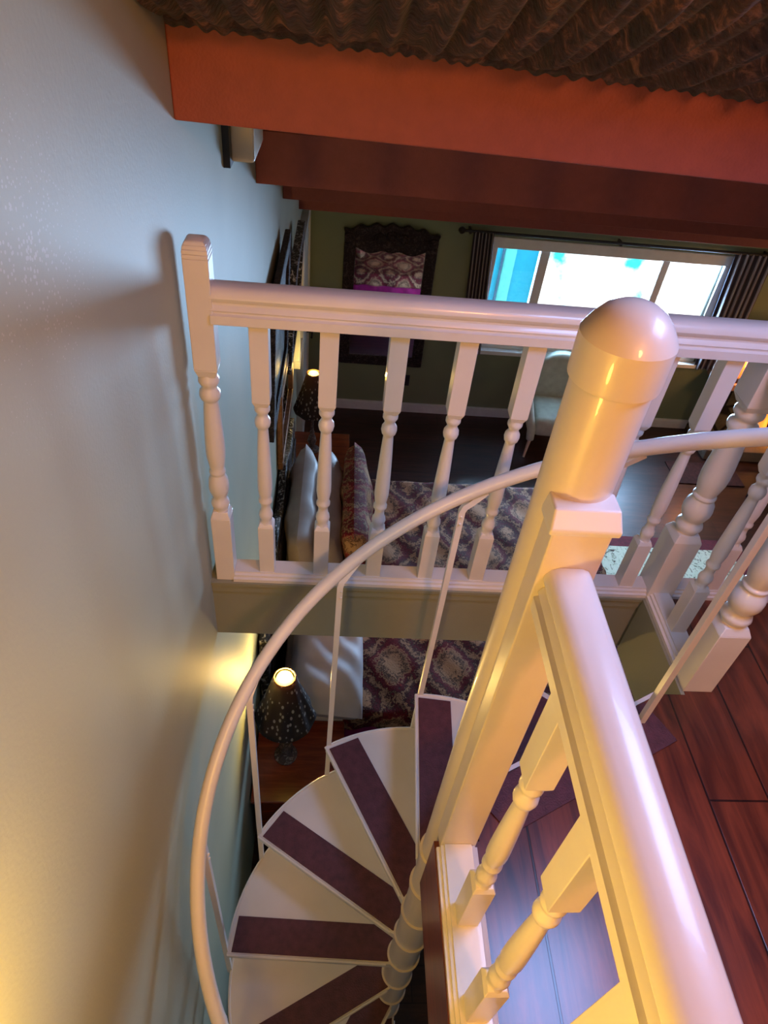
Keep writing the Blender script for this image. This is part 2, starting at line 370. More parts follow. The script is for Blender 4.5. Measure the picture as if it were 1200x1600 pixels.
# loft floor, its edge running out to a landing at the top of the stairs
AX, AY = 0.679, 0.695
TR, OFF = 0.60, 0.034
def dirs(phi): return Vector((math.cos(phi), math.sin(phi))), Vector((-math.sin(phi), math.cos(phi)))
LP = math.radians(26.8); d, n = dirs(LP); A2 = Vector((AX, AY))
e0 = A2 + n*OFF + d*0.075; e1 = A2 + n*OFF + d*0.72
poly = [(0.628, YN), (XE, YN), (XE, 1.49), (1.385, 1.49), (1.385, e1.y), (e1.x, e1.y), (e0.x, e0.y), (0.735, 0.64), (0.628, 0.64)]
struct(add('floor_loft', MB().prism(poly, -0.26, 0.0), M['loft_wood'], smooth=0))
struct(add('trim_landing_edge', MB().prism([tuple(e0+n*0.001), tuple(e1+n*0.001), tuple(e1+n*0.012), tuple(e0+n*0.012)], -0.10, -0.001), M['white_metal'], smooth=0))
# fascia under the far balustrade and round the corner
fp = [(YB, -0.262), (YB, -0.052), (YB-.006, -0.046), (YB-.006, -0.018), (YB-.012, -0.012), (YB-.012, 0.0), (YB+.075, 0.0), (YB+.075, -0.262)]
struct(add('trim_fascia', MB().extrude(fp, 'x', 0.0, 1.384), M['fascia'], smooth=0))
struct(add('trim_fascia_side', MB().box(1.372, 1.384, 1.05, YB-.013, -0.262, 0.0), M['fascia'], smooth=0))
# ceiling beams
def beam(y, z, tilt=0.0, h=0.192, t=0.09):
    b = MB().box(0.0, XE, y, y+t, z, z+h)
    b.v = [(x, yy, zz - tilt*x*(1.0 if x < 3 else 0.6)) for x, yy, zz in b.v]
    return struct(add('ceiling_beam', b, M['red'], smooth=0, bevel=0.004))
for y, z, t in ((1.556, 1.226, 0.024), (2.865, 0.714, 0.0), (4.10, 0.262, 0.0), (5.54, -0.275, 0.0)): beam(y, z, t)
# baseboards
struct(add('baseboard_far', MB().box(0.0, 4.42, YW-.022, YW, ZF, ZF+.11).box(0, 4.42, YW-.028, YW, ZF+.085, ZF+.10), M['trim'], smooth=0))

# window
wf = MB()
def fr(x0, x1, z0, z1, t, y0, y1):
    wf.box(x0, x1, y0, y1, z1-t, z1); wf.box(x0, x1, y0, y1, z0, z0+t); wf.box(x0, x0+t, y0, y1, z0+t, z1-t); wf.box(x1-t, x1, y0, y1, z0+t, z1-t)
fr(WX0, WX1, WZ0, WZ1, 0.10, YW-.02, YW+.06)
win = struct(add('window_1', wf, M['trim'], smooth=0, bevel=0.004))
mb = MB().box(2.245, 2.335, YW, YW+.07, WZ0+.1, WZ1-.1).box(3.455, 3.525, YW, YW+.07, WZ0+.1, WZ1-.1)
add('window_mullion', mb, M['trim'], win, smooth=0, bevel=0.004)
for x0, x1 in ((WX0+.1, 2.245), (2.335, 3.455), (3.525, WX1-.1)):
    add('window_pane', MB().box(x0, x1, YW+.03, YW+.036, WZ0+.1, WZ1-.1), M['glass'], win, smooth=0)
add('window_sill', MB().box(WX0-.05, WX1+.05, YW-.09, YW, WZ0-.045, WZ0), M['trim'], win, smooth=0, bevel=0.006)

# white door in the far end of the side wall
dr = struct(add('door_1', MB().box(0.0, 0.045, 5.45, 6.22, ZF, -0.52), M['door'], smooth=0, bevel=0.003))
add('door_frame', MB().box(0, 0.06, 5.36, 5.45, ZF, -0.44).box(0, 0.06, 6.22, 6.31, ZF, -0.44).box(0, 0.06, 5.36, 6.31, -0.52, -0.44), M['door'], dr, smooth=0, bevel=0.004)
add('door_handle', MB().tube([(0.045, 6.12, -1.62), (0.10, 6.12, -1.62)], 0.012).tube([(0.10, 6.13, -1.62), (0.10, 6.0, -1.62)], 0.011), M['iron'], dr)
for z in (-0.75, -1.55, -2.35):
    add('door_hinge', MB().box(0.043, 0.056, 5.43, 5.48, z-.05, z+.05), M['iron'], dr, smooth=0)

# ------------------------------------------------------------------ turned parts
def square_block(b, cx, cy, h, z0, z1, c0=0.0, c1=0.0, hr=None):
    hr = hr or h*0.72
    if c0: b.frustum(cx, cy, z0, hr, z0+c0, h)
    b.frustum(cx, cy, z0+c0, h, z1-c1, h)
    if c1: b.frustum(cx, cy, z1-c1, h, z1, hr)
BAL = [(.0195, .222), (.0155, .233), (.0185, .243), (.0205, .252), (.0190, .262), (.0150, .270), (.0135, .286), (.0150, .296), (.0195, .303), (.0195, .311), (.0160, .318),
       (.0175, .328), (.0205, .350), (.0203, .385), (.0190, .43), (.0170, .487), (.0150, .53), (.0137, .553), (.0145, .558), (.0185, .563), (.0210, .574), (.0200, .584), (.0150, .593),
       (.0133, .599), (.0160, .605), (.0200, .612), (.0200, .620), (.0165, .628), (.0175, .634)]
def baluster_mb(top=0.862, base=0.028):
    b = MB(); square_block(b, 0, 0, .0225, base, .226, 0, .012, .017); b.lathe(0, 0, BAL, 20); square_block(b, 0, 0, .0225, .628, top, .016, 0, .016)
    return b
bal_mesh = None
def baluster(parent, x, y):
    global bal_mesh
    if bal_mesh is None:
        o = add('baluster', baluster_mb(), M['white'], parent, local=True, bevel=0.0015); bal_mesh = o
    else:
        o = bal_mesh.copy(); C.objects.link(o); o.parent = parent
    o.location = Vector((x, y, 0)) - wloc(parent); return o
NEW = [(.034, .268), (.030, .278), (.037, .288), (.040, .297), (.037, .307), (.030, .314), (.029, .322), (.036, .332), (.0425, .350), (.043, .366), (.040, .384), (.032, .398), (.030, .404),
       (.034, .408), (.034, .414), (.029, .420), (.033, .436), (.0385, .462), (.040, .485), (.039, .52), (.036, .56), (.031, .61), (.0285, .636), (.030, .640), (.037, .644), (.041, .655), (.039, .666),
       (.030, .674), (.029, .680), (.035, .686), (.040, .693), (.040, .703), (.033, .712), (.034, .722)]
def newel_mb(half, top=1.0):
    k = half/.0425; b = MB()
    square_block(b, 0, 0, half, 0, .275, 0, .022, half*.74); b.lathe(0, 0, [(r*k, z) for r, z in NEW], 28)
    square_block(b, 0, 0, half, .712, top, .022, 0, half*.74)
    dm = [(1.0, 0.0), (1.0, .010), (.97, .020), (.88, .029), (.70, .036), (.40, .040), (.02, .041)]
    for (h0, z0), (h1, z1) in zip(dm, dm[1:]): b.frustum(0, 0, top+z0, half*h0, top+z1, half*h1)
    return b
HALF = [(.016, -.0005), (.026, -.005), (.0325, -.014), (.034, -.022), (.031, -.030), (.027, -.034), (.027, -.040), (.031, -.044), (.0345, -.050), (.031, -.055), (.031, -.058), (.038, -.061), (.038, -.082), (.035, -.084)]
RAIL = [(-u, z) for u, z in reversed(HALF)] + HALF
def rail(name, axis, c, a, b_, ztop, parent, ends=None):
    return add(name, MB().extrude([(c+u, ztop+z) for u, z in RAIL], axis, a, b_), M['white'], parent, smooth=30)
def base_rail(axis, c, a, b_, parent, hw=.047):
    p = [(-hw, 0), (-hw, .012), (-hw+.008, .014), (-hw+.008, .022), (-hw+.016, .024), (-hw+.016, .030), (hw-.016, .030), (hw-.016, .024), (hw-.008, .022), (hw-.008, .014), (hw, .012), (hw, 0)]
    return add('bottom_rail', MB().extrude([(c+u, z) for u, z in p], axis, a, b_), M['white'], parent, smooth=0)

# far balustrade
YC = 1.4505
far = thing('balustrade', 'white turned-baluster balustrade across the far side of the stairwell, between wall and big newel', 'railing', (0.7, YC, 0))
def newel(parent, x, y, half, name='newel_post'):
    o = add(name, newel_mb(half), M['white'], parent, local=True, bevel=0.002); o.location = Vector((x, y, 0)) - wloc(parent); return o
newel(far, 0.044, YC-.008, 0.0275)
newel(far, 1.424, 1.448, 0.0425)
newel(far, 1.424, 1.104, 0.0435)
rail('handrail', 'x', YC-.002, 0.066, 1.386, 0.940, far)
rail('handrail', 'x', YC-.002, 1.464, 3.4, 0.940, far)
rail('handrail', 'y', 1.424, 1.144, 1.41, 0.940, far)
base_rail('x', YC, 0.068, 1.384, far, .042); base_rail('x', YC, 1.465, 3.4, far, .042); base_rail('y', 1.424, 1.147, 1.407, far, .042)
for k in range(8): baluster(far, 0.169+.1632*k, YC)
for k in range(7): baluster(far, 1.60+.1632*k, YC)
baluster(far, 1.424, 1.272)

# near balustrade, beside the photographer
near = thing('balustrade', 'near white balustrade running from the stair pole along the loft floor edge', 'railing', (0.68, 0.1, 0))
b = MB(); b.box(0.639, 0.721, 0.6225, 0.668, 0.0, 1.018)
add('half_newel', b, M['pole'], near, smooth=0, bevel=0.003)
b = MB(); b.add([(0.632, 0.668, 1.012), (0.728, 0.668, 1.012), (0.728, 0.6165, 1.012), (0.632, 0.6165, 1.012), (0.632, 0.668, 1.022), (0.728, 0.668, 1.022), (0.728, 0.615, 1.022), (0.632, 0.615, 1.022),
                 (0.636, 0.668, 1.046), (0.724, 0.668, 1.046), (0.724, 0.632, 1.046), (0.636, 0.632, 1.046)],
                [(0, 1, 2, 3), (0, 4, 5, 1), (1, 5, 6, 2), (2, 6, 7, 3), (3, 7, 4, 0), (4, 8, 9, 5), (5, 9, 10, 6), (6, 10, 11, 7), (7, 11, 8, 4), (8, 11, 10, 9)])
add('newel_cap', b, M['white'], near, smooth=0, bevel=0.003)
rail('handrail', 'y', 0.682, -1.8, 0.622, 0.948, near)
base_rail('y', 0.678, -1.8, 0.622, near)
for k in range(13): baluster(near, 0.680, 0.479-.1632*k)

# ------------------------------------------------------------------ spiral staircase
sp = thing('spiral_staircase', 'white steel spiral staircase with plum rubber treads winding down round its centre pole', 'staircase', (AX, AY, ZF))
add('centre_pole', MB().lathe(AX, AY, [(0.050, ZF), (0.050, 1.225)], 48), M['pole'], sp)
add('pole_cap', MB().lathe(AX, AY, [(0.051, 1.200), (0.0555, 1.202), (0.0560, 1.206), (0.0560, 1.256), (0.0535, 1.261), (0.047, 1.272), (0.037, 1.284), (0.024, 1.292), (0.010, 1.2955), (0.002, 1.296)], 48), M['pole'], sp, smooth=25)
RISE = 0.2217
def hz(th): return 0.885 - 0.0077*(th - 36)
for k in range(11):
    z = -0.195 - RISE*k
    phi = math.radians(56.8 + 30*k); d, n = dirs(phi); pr = phi - math.radians(35); d2, n2 = dirs(pr)
    rin = 0.05
    f0 = A2 + n*OFF + d*0.03; f1 = A2 + n*OFF + d*math.sqrt(TR*TR-OFF*OFF)
    th0 = phi + math.asin(OFF/TR); th1 = pr
    arc = [A2 + Vector((math.cos(th0+(th1-th0)*i/12), math.sin(th0+(th1-th0)*i/12)))*TR for i in range(13)]
    r1 = A2 - n2*OFF + d2*0.03
    tr = add('tread', MB().prism([tuple(p) for p in reversed([f0]+arc+[r1])], z-.034, z), M['white_metal'], sp, smooth=0, bevel=0.002)
    rim = []
    # raised lip round the front and outer edge
    lip = [tuple(f0+d*.03), tuple(f1)] + [tuple(p) for p in arc[1:]]
    add('edge_lip', MB().tube([(x, y, z-.001) for x, y in lip], 0.005, 8), M['white_metal'], tr)
    oa, ob = OFF-.008, OFF-.118
    p0 = A2 + n*oa + d*.052; p1 = A2 + n*oa + d*math.sqrt(.586**2-oa*oa); p2 = A2 + n*ob + d*math.sqrt(.586**2-ob*ob)
    # where the strip's back edge meets the back edge of the tread
    q0 = A2 - n2*(OFF-.004); base = A2 + n*ob
    det = d.x*(-d2.y) - d.y*(-d2.x); rhs = q0 - base
    t = (rhs.x*(-d2.y) - rhs.y*(-d2.x))/det; p3 = base + d*t; p4 = q0 + d2*.045
    add('rubber_strip', MB().prism([tuple(p) for p in reversed([p0, p1, p2, p3, p4])], z-.001, z+.004), M['rubber'], tr, smooth=0)
    add('hub_ring', MB().lathe(AX, AY, [(0.049, z-.036), (0.0535, z-.036), (0.0535, z-.004), (0.0565, z-.003), (0.0565, z+.004), (0.0515, z+.005), (0.049, z+.005)], 40), M['pole'], tr)
pts = []
for i in range(0, 97):
    th = 20 + i*2.5
    if th > 258: break
    a = math.radians(th); pts.append((AX+.615*math.cos(a), AY+.615*math.sin(a), hz(th)))
add('handrail', MB().tube(pts, 0.0185, 14), M['white_metal'], sp)
def bar(th, zb):
    a = math.radians(th); R = 0.606
    P = lambda t, r, z: (AX+r*math.cos(math.radians(t)), AY+r*math.sin(math.radians(t)), z)
    zt = hz(th)
    b = MB().tube([P(th, R, zb), P(th, R, zt-.045), P(th-.6, R+.003, zt-.032), P(th-2, R+.006, zt-.019), P(th-5, .614, hz(th-5)-.016)], 0.0115, 4)
    o = add('spiral_baluster', b, M['white_metal'], sp, smooth=30)
    for dz in (.06, .085):
        add('rivet', MB().lathe(0, 0, [(.004, 0), (.003, .003), (.001, .004)], 8).xf(Matrix.Translation(P(th, R-.008, zt-dz)) @ Matrix.Rotation(a+PI, 4, 'Z') @ Matrix.Rotation(PI/2, 4, 'Y')), M['white_metal'], o)
for k in range(7): bar(58.5+30*k, -0.195-RISE*k-.25)
bar(26.0, 0.0)

# plum rubber mat on the landing
d, n = dirs(LP)
q = [A2+n*(OFF-.004)+d*.075, A2+n*(OFF-.004)+d*.655, A2+n*(OFF-.13)+d*.655, A2+n*(OFF-.13)+d*.10]
tag(add('stair_mat', MB().prism([tuple(p) for p in reversed(q)], 0.0005, 0.006), M['rubber'], smooth=0), 'plum rubber strip lying on the landing at the top step of the spiral stairs', 'mat')

# ------------------------------------------------------------------ gathered velvet under the roof
random.seed(3)
ph = [random.uniform(0, 6.28) for _ in range(8)]
def velv(u, v):
    x = 0.004 + u*(XE-.01); y = 1.558 - v*0.54
    pl = 0.5*math.sin(x*78+ph[0]+1.6*math.sin(x*5+ph[1])) + 0.45*math.sin(x*151+ph[2]+math.sin(x*9)) + 0.25*math.sin(x*31+ph[3])
    g = (0.2+0.95*min(1.0, v*4))*min(1.0, 0.1+(1-v)*5)
    z = roof(1.556) - 0.022*x*(1 if x < 3 else .6) - 0.378*(y-1.556) - 0.006 - 0.012*min(1, (1-v)*8) - 0.015*min(1, v*3, (1-v)*5) - 0.016*g*pl - 0.03*math.sin(min(v*1.2, 1)*PI)*0.3
    if v < 0.04: z -= 0.010 + 0.003*math.sin(x*190+ph[4]+2*math.sin(x*13)); y -= 0.010
    elif v < 0.09: z -= 0.004*math.sin(x*140+ph[4]); y += .0
    return (x, y, z)
tag(add('ceiling_drape', MB().grid(velv, 1500, 22), M['velvet'], smooth=180, solid=0.004), 'gathered dark brown velvet drape along the ceiling above the biggest red beam', 'drape')

# cream bracket box high on the side wall between the first beams
spk = thing('wall_speaker', 'small cream box speaker mounted high on the wall between red beams', 'speaker', (0.0, 2.42, 0.93))
add('cabinet', MB().box(0.012, 0.085, 2.16, 2.40, 0.985, 1.10), M['cream_plastic'], spk, smooth=0, bevel=0.012)
add('mounting_plate', MB().box(0.0, 0.02, 2.12, 2.42, 0.98, 1.12), M['plastic_dark'], spk, smooth=0)

# ------------------------------------------------------------------ bed
BZ = -1.98
bed = thing('bed', 'wide bed with magenta skirt and carved black headboard against the side wall', 'bed', (1.3, 3.23, ZF))
add('mattress', MB().box(0.12, 2.38, 2.18, 4.29, ZF+.30, BZ-.01), M['sheet'], bed, smooth=0, bevel=0.04)
add('bed_frame', MB().box(0.10, 2.36, 2.20, 4.27, ZF+.05, ZF+.30), M['dark_wood'], bed, smooth=0)
def skirt(u, v):
    per = [(0.12, 2.165), (2.395, 2.165), (2.395, 4.305), (0.12, 4.305)]
    Ls = [2.275, 2.14, 2.275]; s = u*sum(Ls)
    for i in range(3):
        if s <= Ls[i] or i == 2: break
        s -= Ls[i]
    t = min(1, s/Ls[i]); p = Vector(per[i]).lerp(Vector(per[i+1]), t); o = [Vector((0, -1)), Vector((1, 0)), Vector((0, 1))][i]
    p += o*(0.010*math.sin(u*190)*(0.3+0.7*v)); return (p.x, p.y, ZF+.62 - v*.615)
add('bed_skirt', MB().grid(skirt, 700, 3), M['magenta'], bed, smooth=180)
# headboard: carved, with an arched crest
def hb(b, inset, x0, x1):
    top = lambda t: -1.42 + 0.16*math.sin(PI*t) + 0.05*math.cos(6*PI*t) - inset
    y0, y1 = 2.2+inset, 4.28-inset; n_ = 28
    pts_ = [(y0, ZF+.3+inset)] + [(y0+(y1-y0)*i/n_, top(i/n_)) for i in range(n_+1)] + [(y1, ZF+.3+inset)]
    m_ = len(pts_); vs = [(x0, y, z) for y, z in pts_] + [(x1, y, z) for y, z in pts_]
    b.add(vs, [tuple(range(m_)), tuple(reversed(range(m_, 2*m_)))] + [(i, i+m_, (i+1) % m_+m_, (i+1) % m_) for i in range(m_)])
    return b
add('headboard', hb(MB(), 0.0, 0.012, 0.06), M['silver_black'], bed, smooth=30, bevel=0.01)
add('headboard_panel', hb(MB(), 0.11, 0.055, 0.075), M['dark_carved'], bed, smooth=30, bevel=0.006)

random.seed(8)
def spread(u, v):
    # hangs over the near and far sides and the foot
    W = 0.15
    x = 0.42 + u*(2.42-0.42+W); s = -W + v*(2.17+2*W)
    y = 2.15 + min(max(s, 0), 2.17); z = BZ + 0.008 + 0.006*math.sin(x*9+1)*math.sin(y*8) + .004*math.sin(x*23+y*17)
    drop = 0.0
    if s < 0: drop = -s
    if s > 2.17: drop = s-2.17
    if x > 2.42: dx = x-2.42; x = 2.42+0.012*math.sin(y*30); drop = max(drop, dx)
    if s < 0: y -= .012*math.sin(x*26)*min(1, drop*8)
    if s > 2.17: y += .012*math.sin(x*26)*min(1, drop*8)
    return (x, y, z-drop*0.98)
bs = add('bedspread', MB().grid(spread, 110, 120), M['spread'], smooth=180, solid=0.012)
uv = bs.data.uv_layers.new(name='uv')
for lp in bs.data.loops:
    i = lp.vertex_index; uv.data[lp.index].uv = ((i % 111)/110*2.3, (i//111)/120*2.47)
tag(bs, 'red and gold damask bedspread covering the bed', 'bedspread')
def sheet(u, v):
    x = 0.13 + u*0.36; s = -.15 + v*2.48
    y = 2.14 + min(max(s, 0), 2.18); drop = max(-s, s-2.18, 0)
    z = BZ + 0.004 + .006*math.sin(y*14+x*5) - drop*.97
    if s < 0: y -= 0.014 + .014*math.sin(x*38)*min(1, drop*6)
    if s > 2.18: y += 0.014
    return (x, y, z)
tag(add('bed_sheet', MB().grid(sheet, 30, 90), M['sheet'], smooth=180, solid=0.008), 'pale grey lilac sheet showing at the pillow end of the bed', 'sheet')

def pillow_mb(w_, h_, t_, seed, flat=0.5):
    random.seed(seed); b = MB(); N_ = 26; a1, a2 = random.uniform(0, 6), random.uniform(0, 6)
    def side(sg):
        def f(u, v):
            p, q = 2*u-1, 2*v-1
            e = max(0.0, (1-abs(p)**5))*max(0.0, (1-abs(q)**5))
            k = 1 - 0.03*(p*p*q*q) - 0.03*(1-q*q)*p*p - 0.02*(1-p*p)*q*q
            wr = 0.012*math.sin(7*p+4*q+a1)*e + 0.008*math.sin(13*p-6*q+a2)*e
            return (sg*(t_/2*e**flat + wr), p*w_/2*k, q*h_/2*k)
        return f
    b.grid(side(1), N_, N_)
    b2 = MB().grid(side(-1), N_, N_); b.add(b2.v, [tuple(reversed(f)) for f in b2.f]); return b
def pillow(name, mat, x, y, zc, w_, h_, t_, lean, label, seed, group, rz=0.0):
    mb = pillow_mb(w_, h_, t_, seed, 0.32 if mat is M['sham'] else 0.45).xf(Matrix.Translation((x, y, zc)) @ Matrix.Rotation(rz, 4, 'Z') @ Matrix.Rotation(lean, 4, 'Y'))
    return tag(add(name, mb, mat, smooth=180), label, 'pillow', group)
G = 'pillows propped against the headboard'
pillow('pillow', M['pillow'], 0.205, 3.32, BZ+.37, 1.0, 0.74, 0.21, -0.10, 'taupe satin pillow propped against the headboard, far end of the back row', 1, G)
pillow('pillow', M['sheet'], 0.385, 2.44, BZ+.155, 0.80, 0.44, 0.25, -1.40, 'pale grey pillow lying flat at the near end of the bed behind the bedside lamp', 2, G)
pillow('pillow', M['pillow'], 0.385, 3.36, BZ+.34, 0.94, 0.68, 0.17, -0.12, 'taupe satin pillow standing between back pillow and damask sham', 4, G)
pillow('pillow', M['sham'], 0.555, 3.40, BZ+.36, 1.0, 0.72, 0.19, -0.14, 'red and gold damask pillow sham standing foremost at the head of the bed', 5, G)

# ------------------------------------------------------------------ bedside tables and lamps
def nightstand(x0, x1, y0, y1, label):
    o = thing('nightstand', label, 'bedside table', ((x0+x1)/2, (y0+y1)/2, ZF), 'bedside tables')
    add('top', MB().box(x0, x1, y0, y1, ZF+.63, ZF+.66), M['ns_wood'], o, smooth=0, bevel=0.006)
    add('body', MB().box(x0+.02, x1-.03, y0+.03, y1-.03, ZF+.09, ZF+.63), M['ns_wood'], o, smooth=0, bevel=0.004)
    for i in range(2):
        z0 = ZF+.13+.25*i
        dw = add('drawer', MB().box(x1-.032, x1-.012, y0+.06, y1-.06, z0, z0+.22), M['ns_wood'], o, smooth=0, bevel=0.005)
        add('knob', MB().lathe(0, 0, [(.008, 0), (.008, .012), (.014, .016), (.014, .024), (.004, .03)], 14).xf(Matrix.Translation((x1-.013, (y0+y1)/2, z0+.11)) @ Matrix.Rotation(PI/2, 4, 'Y')), M['gold'], dw)
    for a in (x0+.05, x1-.06):
        for c in (y0+.06, y1-.06): add('leg', MB().lathe(a, c, [(.018, ZF), (.026, ZF+.06), (.026, ZF+.10)], 12), M['ns_wood'], o)
    return o
nightstand(0.01, 0.50, 1.63, 2.12, 'red mahogany bedside table under the lit lamp nearest the stairs')
nightstand(0.01, 0.50, 4.46, 4.98, 'red mahogany bedside table on the far side of the bed')
def table_lamp(x, y, z, label, power):
    o = thing('table_lamp', label, 'lamp', (x, y, z), 'bedside lamps')
    add('base', MB().lathe(x, y, [(.062, z), (.064, z+.012), (.05, z+.022), (.030, z+.032), (.022, z+.05), (.030, z+.07), (.038, z+.10), (.030, z+.14), (.018, z+.17), (.022, z+.19), (.013, z+.21), (.010, z+.30), (.010, z+.62)], 24), M['lamp_base'], o)
    def sh(u, v):
        a = 2*PI*u; r = .055 + .098*(v**1.15) + .006*v*math.cos(8*a); return (x+r*math.cos(a), y+r*math.sin(a), z+.76-.35*v+.012*v*math.cos(8*a))
    add('shade', MB().grid(sh, 64, 14), M['shade'], o, smooth=180, solid=0.004)
    ring = [(x+.052*math.cos(2*PI*i/24), y+.052*math.sin(2*PI*i/24), z+.76) for i in range(25)]
    add('shade_ring', MB().tube(ring, .004, 8), M['gold'], o)
    add('bulb', MB().lathe(x, y, [(.014, z+.64), (.028, z+.66), (.044, z+.70), (.047, z+.73), (.038, z+.762), (.010, z+.778)], 20), M['bulb'], o)
    l = point('bulb_light', (0, 0, 0.775), power, (1.0, 0.62, 0.16), 0.03); l.parent = o
    return o
table_lamp(0.175, 1.90, ZF+.66, 'lit bedside lamp with dark beaded shade nearest the spiral stairs', 22)
table_lamp(0.175, 4.72, ZF+.66, 'lit bedside lamp with dark shade on the far side of the bed', 5)

# ------------------------------------------------------------------ pictures and mirrors
fm = thing('wall_mirror', 'tall mirror in a dark carved frame on the far wall reflecting the bed', 'mirror', (0.81, YW, -2.1))
MX0, MX1, MZ0, MZ1 = 0.37, 1.25, -2.08, -0.72
fb = MB()
for a in ((MX0, MX1, MZ0, MZ0+.11), (MX0, MX0+.11, MZ0+.11, MZ1-.09), (MX1-.11, MX1, MZ0+.11, MZ1-.09), (MX0, MX1, MZ1-.09, MZ1)): fb.box(a[0], a[1], YW-.05, YW-.005, a[2], a[3])
add('frame', fb, M['dark_carved'], fm, smooth=0, bevel=0.012)
cr = []
for i in range(31):
    t = i/30; cr.append((MX0-.01+t*(MX1-MX0+.02), -.70+.075*math.sin(PI*t)**.7+.016*math.cos(t*38)))
for i in range(31):
    t = 1-i/30; cr.append((MX0+.05+t*(MX1-MX0-.1), -.86+.03*math.cos(t*4*PI)+(-.05*math.exp(-((t-.5)/.08)**2))))
k = len(cr); b = MB(); b.add([(x, YW-.065, z) for x, z in cr]+[(x, YW-.02, z) for x, z in cr], [tuple(range(k)), tuple(reversed(range(k, 2*k)))]+[(i, i+k, (i+1) % k+k, (i+1) % k) for i in range(k)])
add('crest', b, M['dark_carved'], fm, smooth=30, bevel=0.004)
for px_, pz_ in ((.81, -.72), (.70, -.74), (.92, -.74), (.42, -.76), (1.20, -.76)):
    add('rosette', MB().lathe(0, 0, [(.05, 0), (.045, .015), (.02, .024), (.022, .034), (.004, .04)], 16).xf(Matrix.Translation((px_, YW-.06, pz_)) @ Matrix.Rotation(PI/2, 4, 'X')), M['dark_carved'], fm)
add('mirror_glass', MB().box(MX0+.1, MX1-.1, YW-.03, YW-.022, MZ0+.1, MZ1-.06), M['mirror'], fm, smooth=0)

def wall_frame(name, label, cat, y0, y1, z0, z1, t, dp, fmat, gmat, gname, lean=0.0, x0=0.004):
    o = thing(name, label, cat, (x0, (y0+y1)/2, z0), 'frames on the side wall')
    b = MB(); sh = Matrix.Translation((x0, 0, z0)) @ Matrix.Rotation(lean, 4, 'Y') @ Matrix.Translation((-x0, 0, -z0))
    for a in ((y0, y1, z0, z0+t), (y0, y1, z1-t, z1), (y0, y0+t, z0+t, z1-t), (y1-t, y1, z0+t, z1-t)): b.box(x0, x0+dp, a[0], a[1], a[2], a[3])
    add('frame', b.xf(sh), fmat, o, smooth=0, bevel=0.006)
    add(gname, MB().box(x0+dp*.3, x0+dp*.5, y0+t*.9, y1-t*.9, z0+t*.9, z1-t*.9).xf(sh), gmat, o, smooth=0)
    return o
M['art'] = carved('dark_painting', (0.015, 0.02, 0.022), (0.10, 0.09, 0.07), 9)
wall_frame('picture_frame', 'black carved picture frame nearest on the wall above the bed', 'picture', 2.95, 3.90, -0.62, 0.17, .09, .035, M['dark_carved'], M['art'], 'canvas', 0.03)
wall_frame('picture_frame', 'black picture frame with silver edge, farther along the wall under the beams', 'picture', 3.98, 4.82, -0.82, -0.10, .08, .05, M['silver_black'], M['art'], 'canvas', 0.05)
wall_frame('wall_mirror', 'bronze framed mirror on the side wall above the headboard', 'mirror', 3.46, 4.40, -1.22, -0.66, .06, .035, M['gold'], M['mirror'], 'mirror_glass')
wall_frame('picture_frame', 'white and gilt ornate frame beside the white door', 'picture', 4.86, 5.32, -1.30, -0.42, .07, .055, M['trim'], M['gold'], 'canvas')

# outlet
ot = thing('wall_outlet', 'small black outlet plate on the far wall right of the carved mirror', 'outlet', (1.11, YW, -2.33))
add('plate', MB().box(1.065, 1.15, YW-.008, YW, -2.33, -2.20), M['plastic_dark'], ot, smooth=0, bevel=0.003)
add('socket', MB().box(1.09, 1.125, YW-.011, YW-.007, -2.315, -2.275).box(1.09, 1.125, YW-.011, YW-.007, -2.255, -2.215), M['iron'], ot, smooth=0)

# ------------------------------------------------------------------ curtains
rod = thing('curtain_rod', 'black iron curtain rod above the far window', 'curtain rod', (2.95, YW-.09, -0.62))
add('pole', MB().tube([(1.46, YW-.09, -0.60), (4.46, YW-.09, -0.60)], .013), M['iron'], rod)
for x in (1.44, 4.48): add('finial', MB().lathe(0, 0, [(.012, -.03), (.03, -.015), (.036, 0), (.03, .015), (.012, .03)], 16).xf(Matrix.Translation((x, YW-.09, -0.60))), M['iron'], rod)
for x in (1.52, 2.95, 4.40): add('bracket', MB().box(x-.01, x+.01, YW-.10, YW, -0.625, -0.59), M['iron'], rod, smooth=0)
def curtain(xt0, xt1, xb0, xb1, label):
    def f(u, v):
        a = xt0+(xt1-xt0)*u; c = xb0+(xb1-xb0)*u; x = a+(c-a)*min(1, v*1.02)
        fold = .030*math.sin(u*6*2*PI) + .008*math.sin(u*17+v*3)
        pin = 1 - .45*math.exp(-((v-.97)/.05)**2)
        return ((x-(xb0+xb1)/2)*1+(xb0+xb1)/2, YW-.09+fold*pin, -0.60-v*1.24)
    mb = MB().grid(f, 96, 24); o = add('curtain', mb, M['curtain'], smooth=180, solid=.003)
    uv = o.data.uv_layers.new(name='uv')
    for lp in o.data.loops:
        i = lp.vertex_index; uv.data[lp.index].uv = ((i % 97)/96, (i//97)/24)
    return tag(o, label, 'curtain', 'window curtains')
curtain(1.55, 1.74, 1.62, 1.84, 'grey striped curtain at the left of the far window')
curtain(4.08, 4.46, 4.16, 4.50, 'grey striped curtain at the right of the far window')

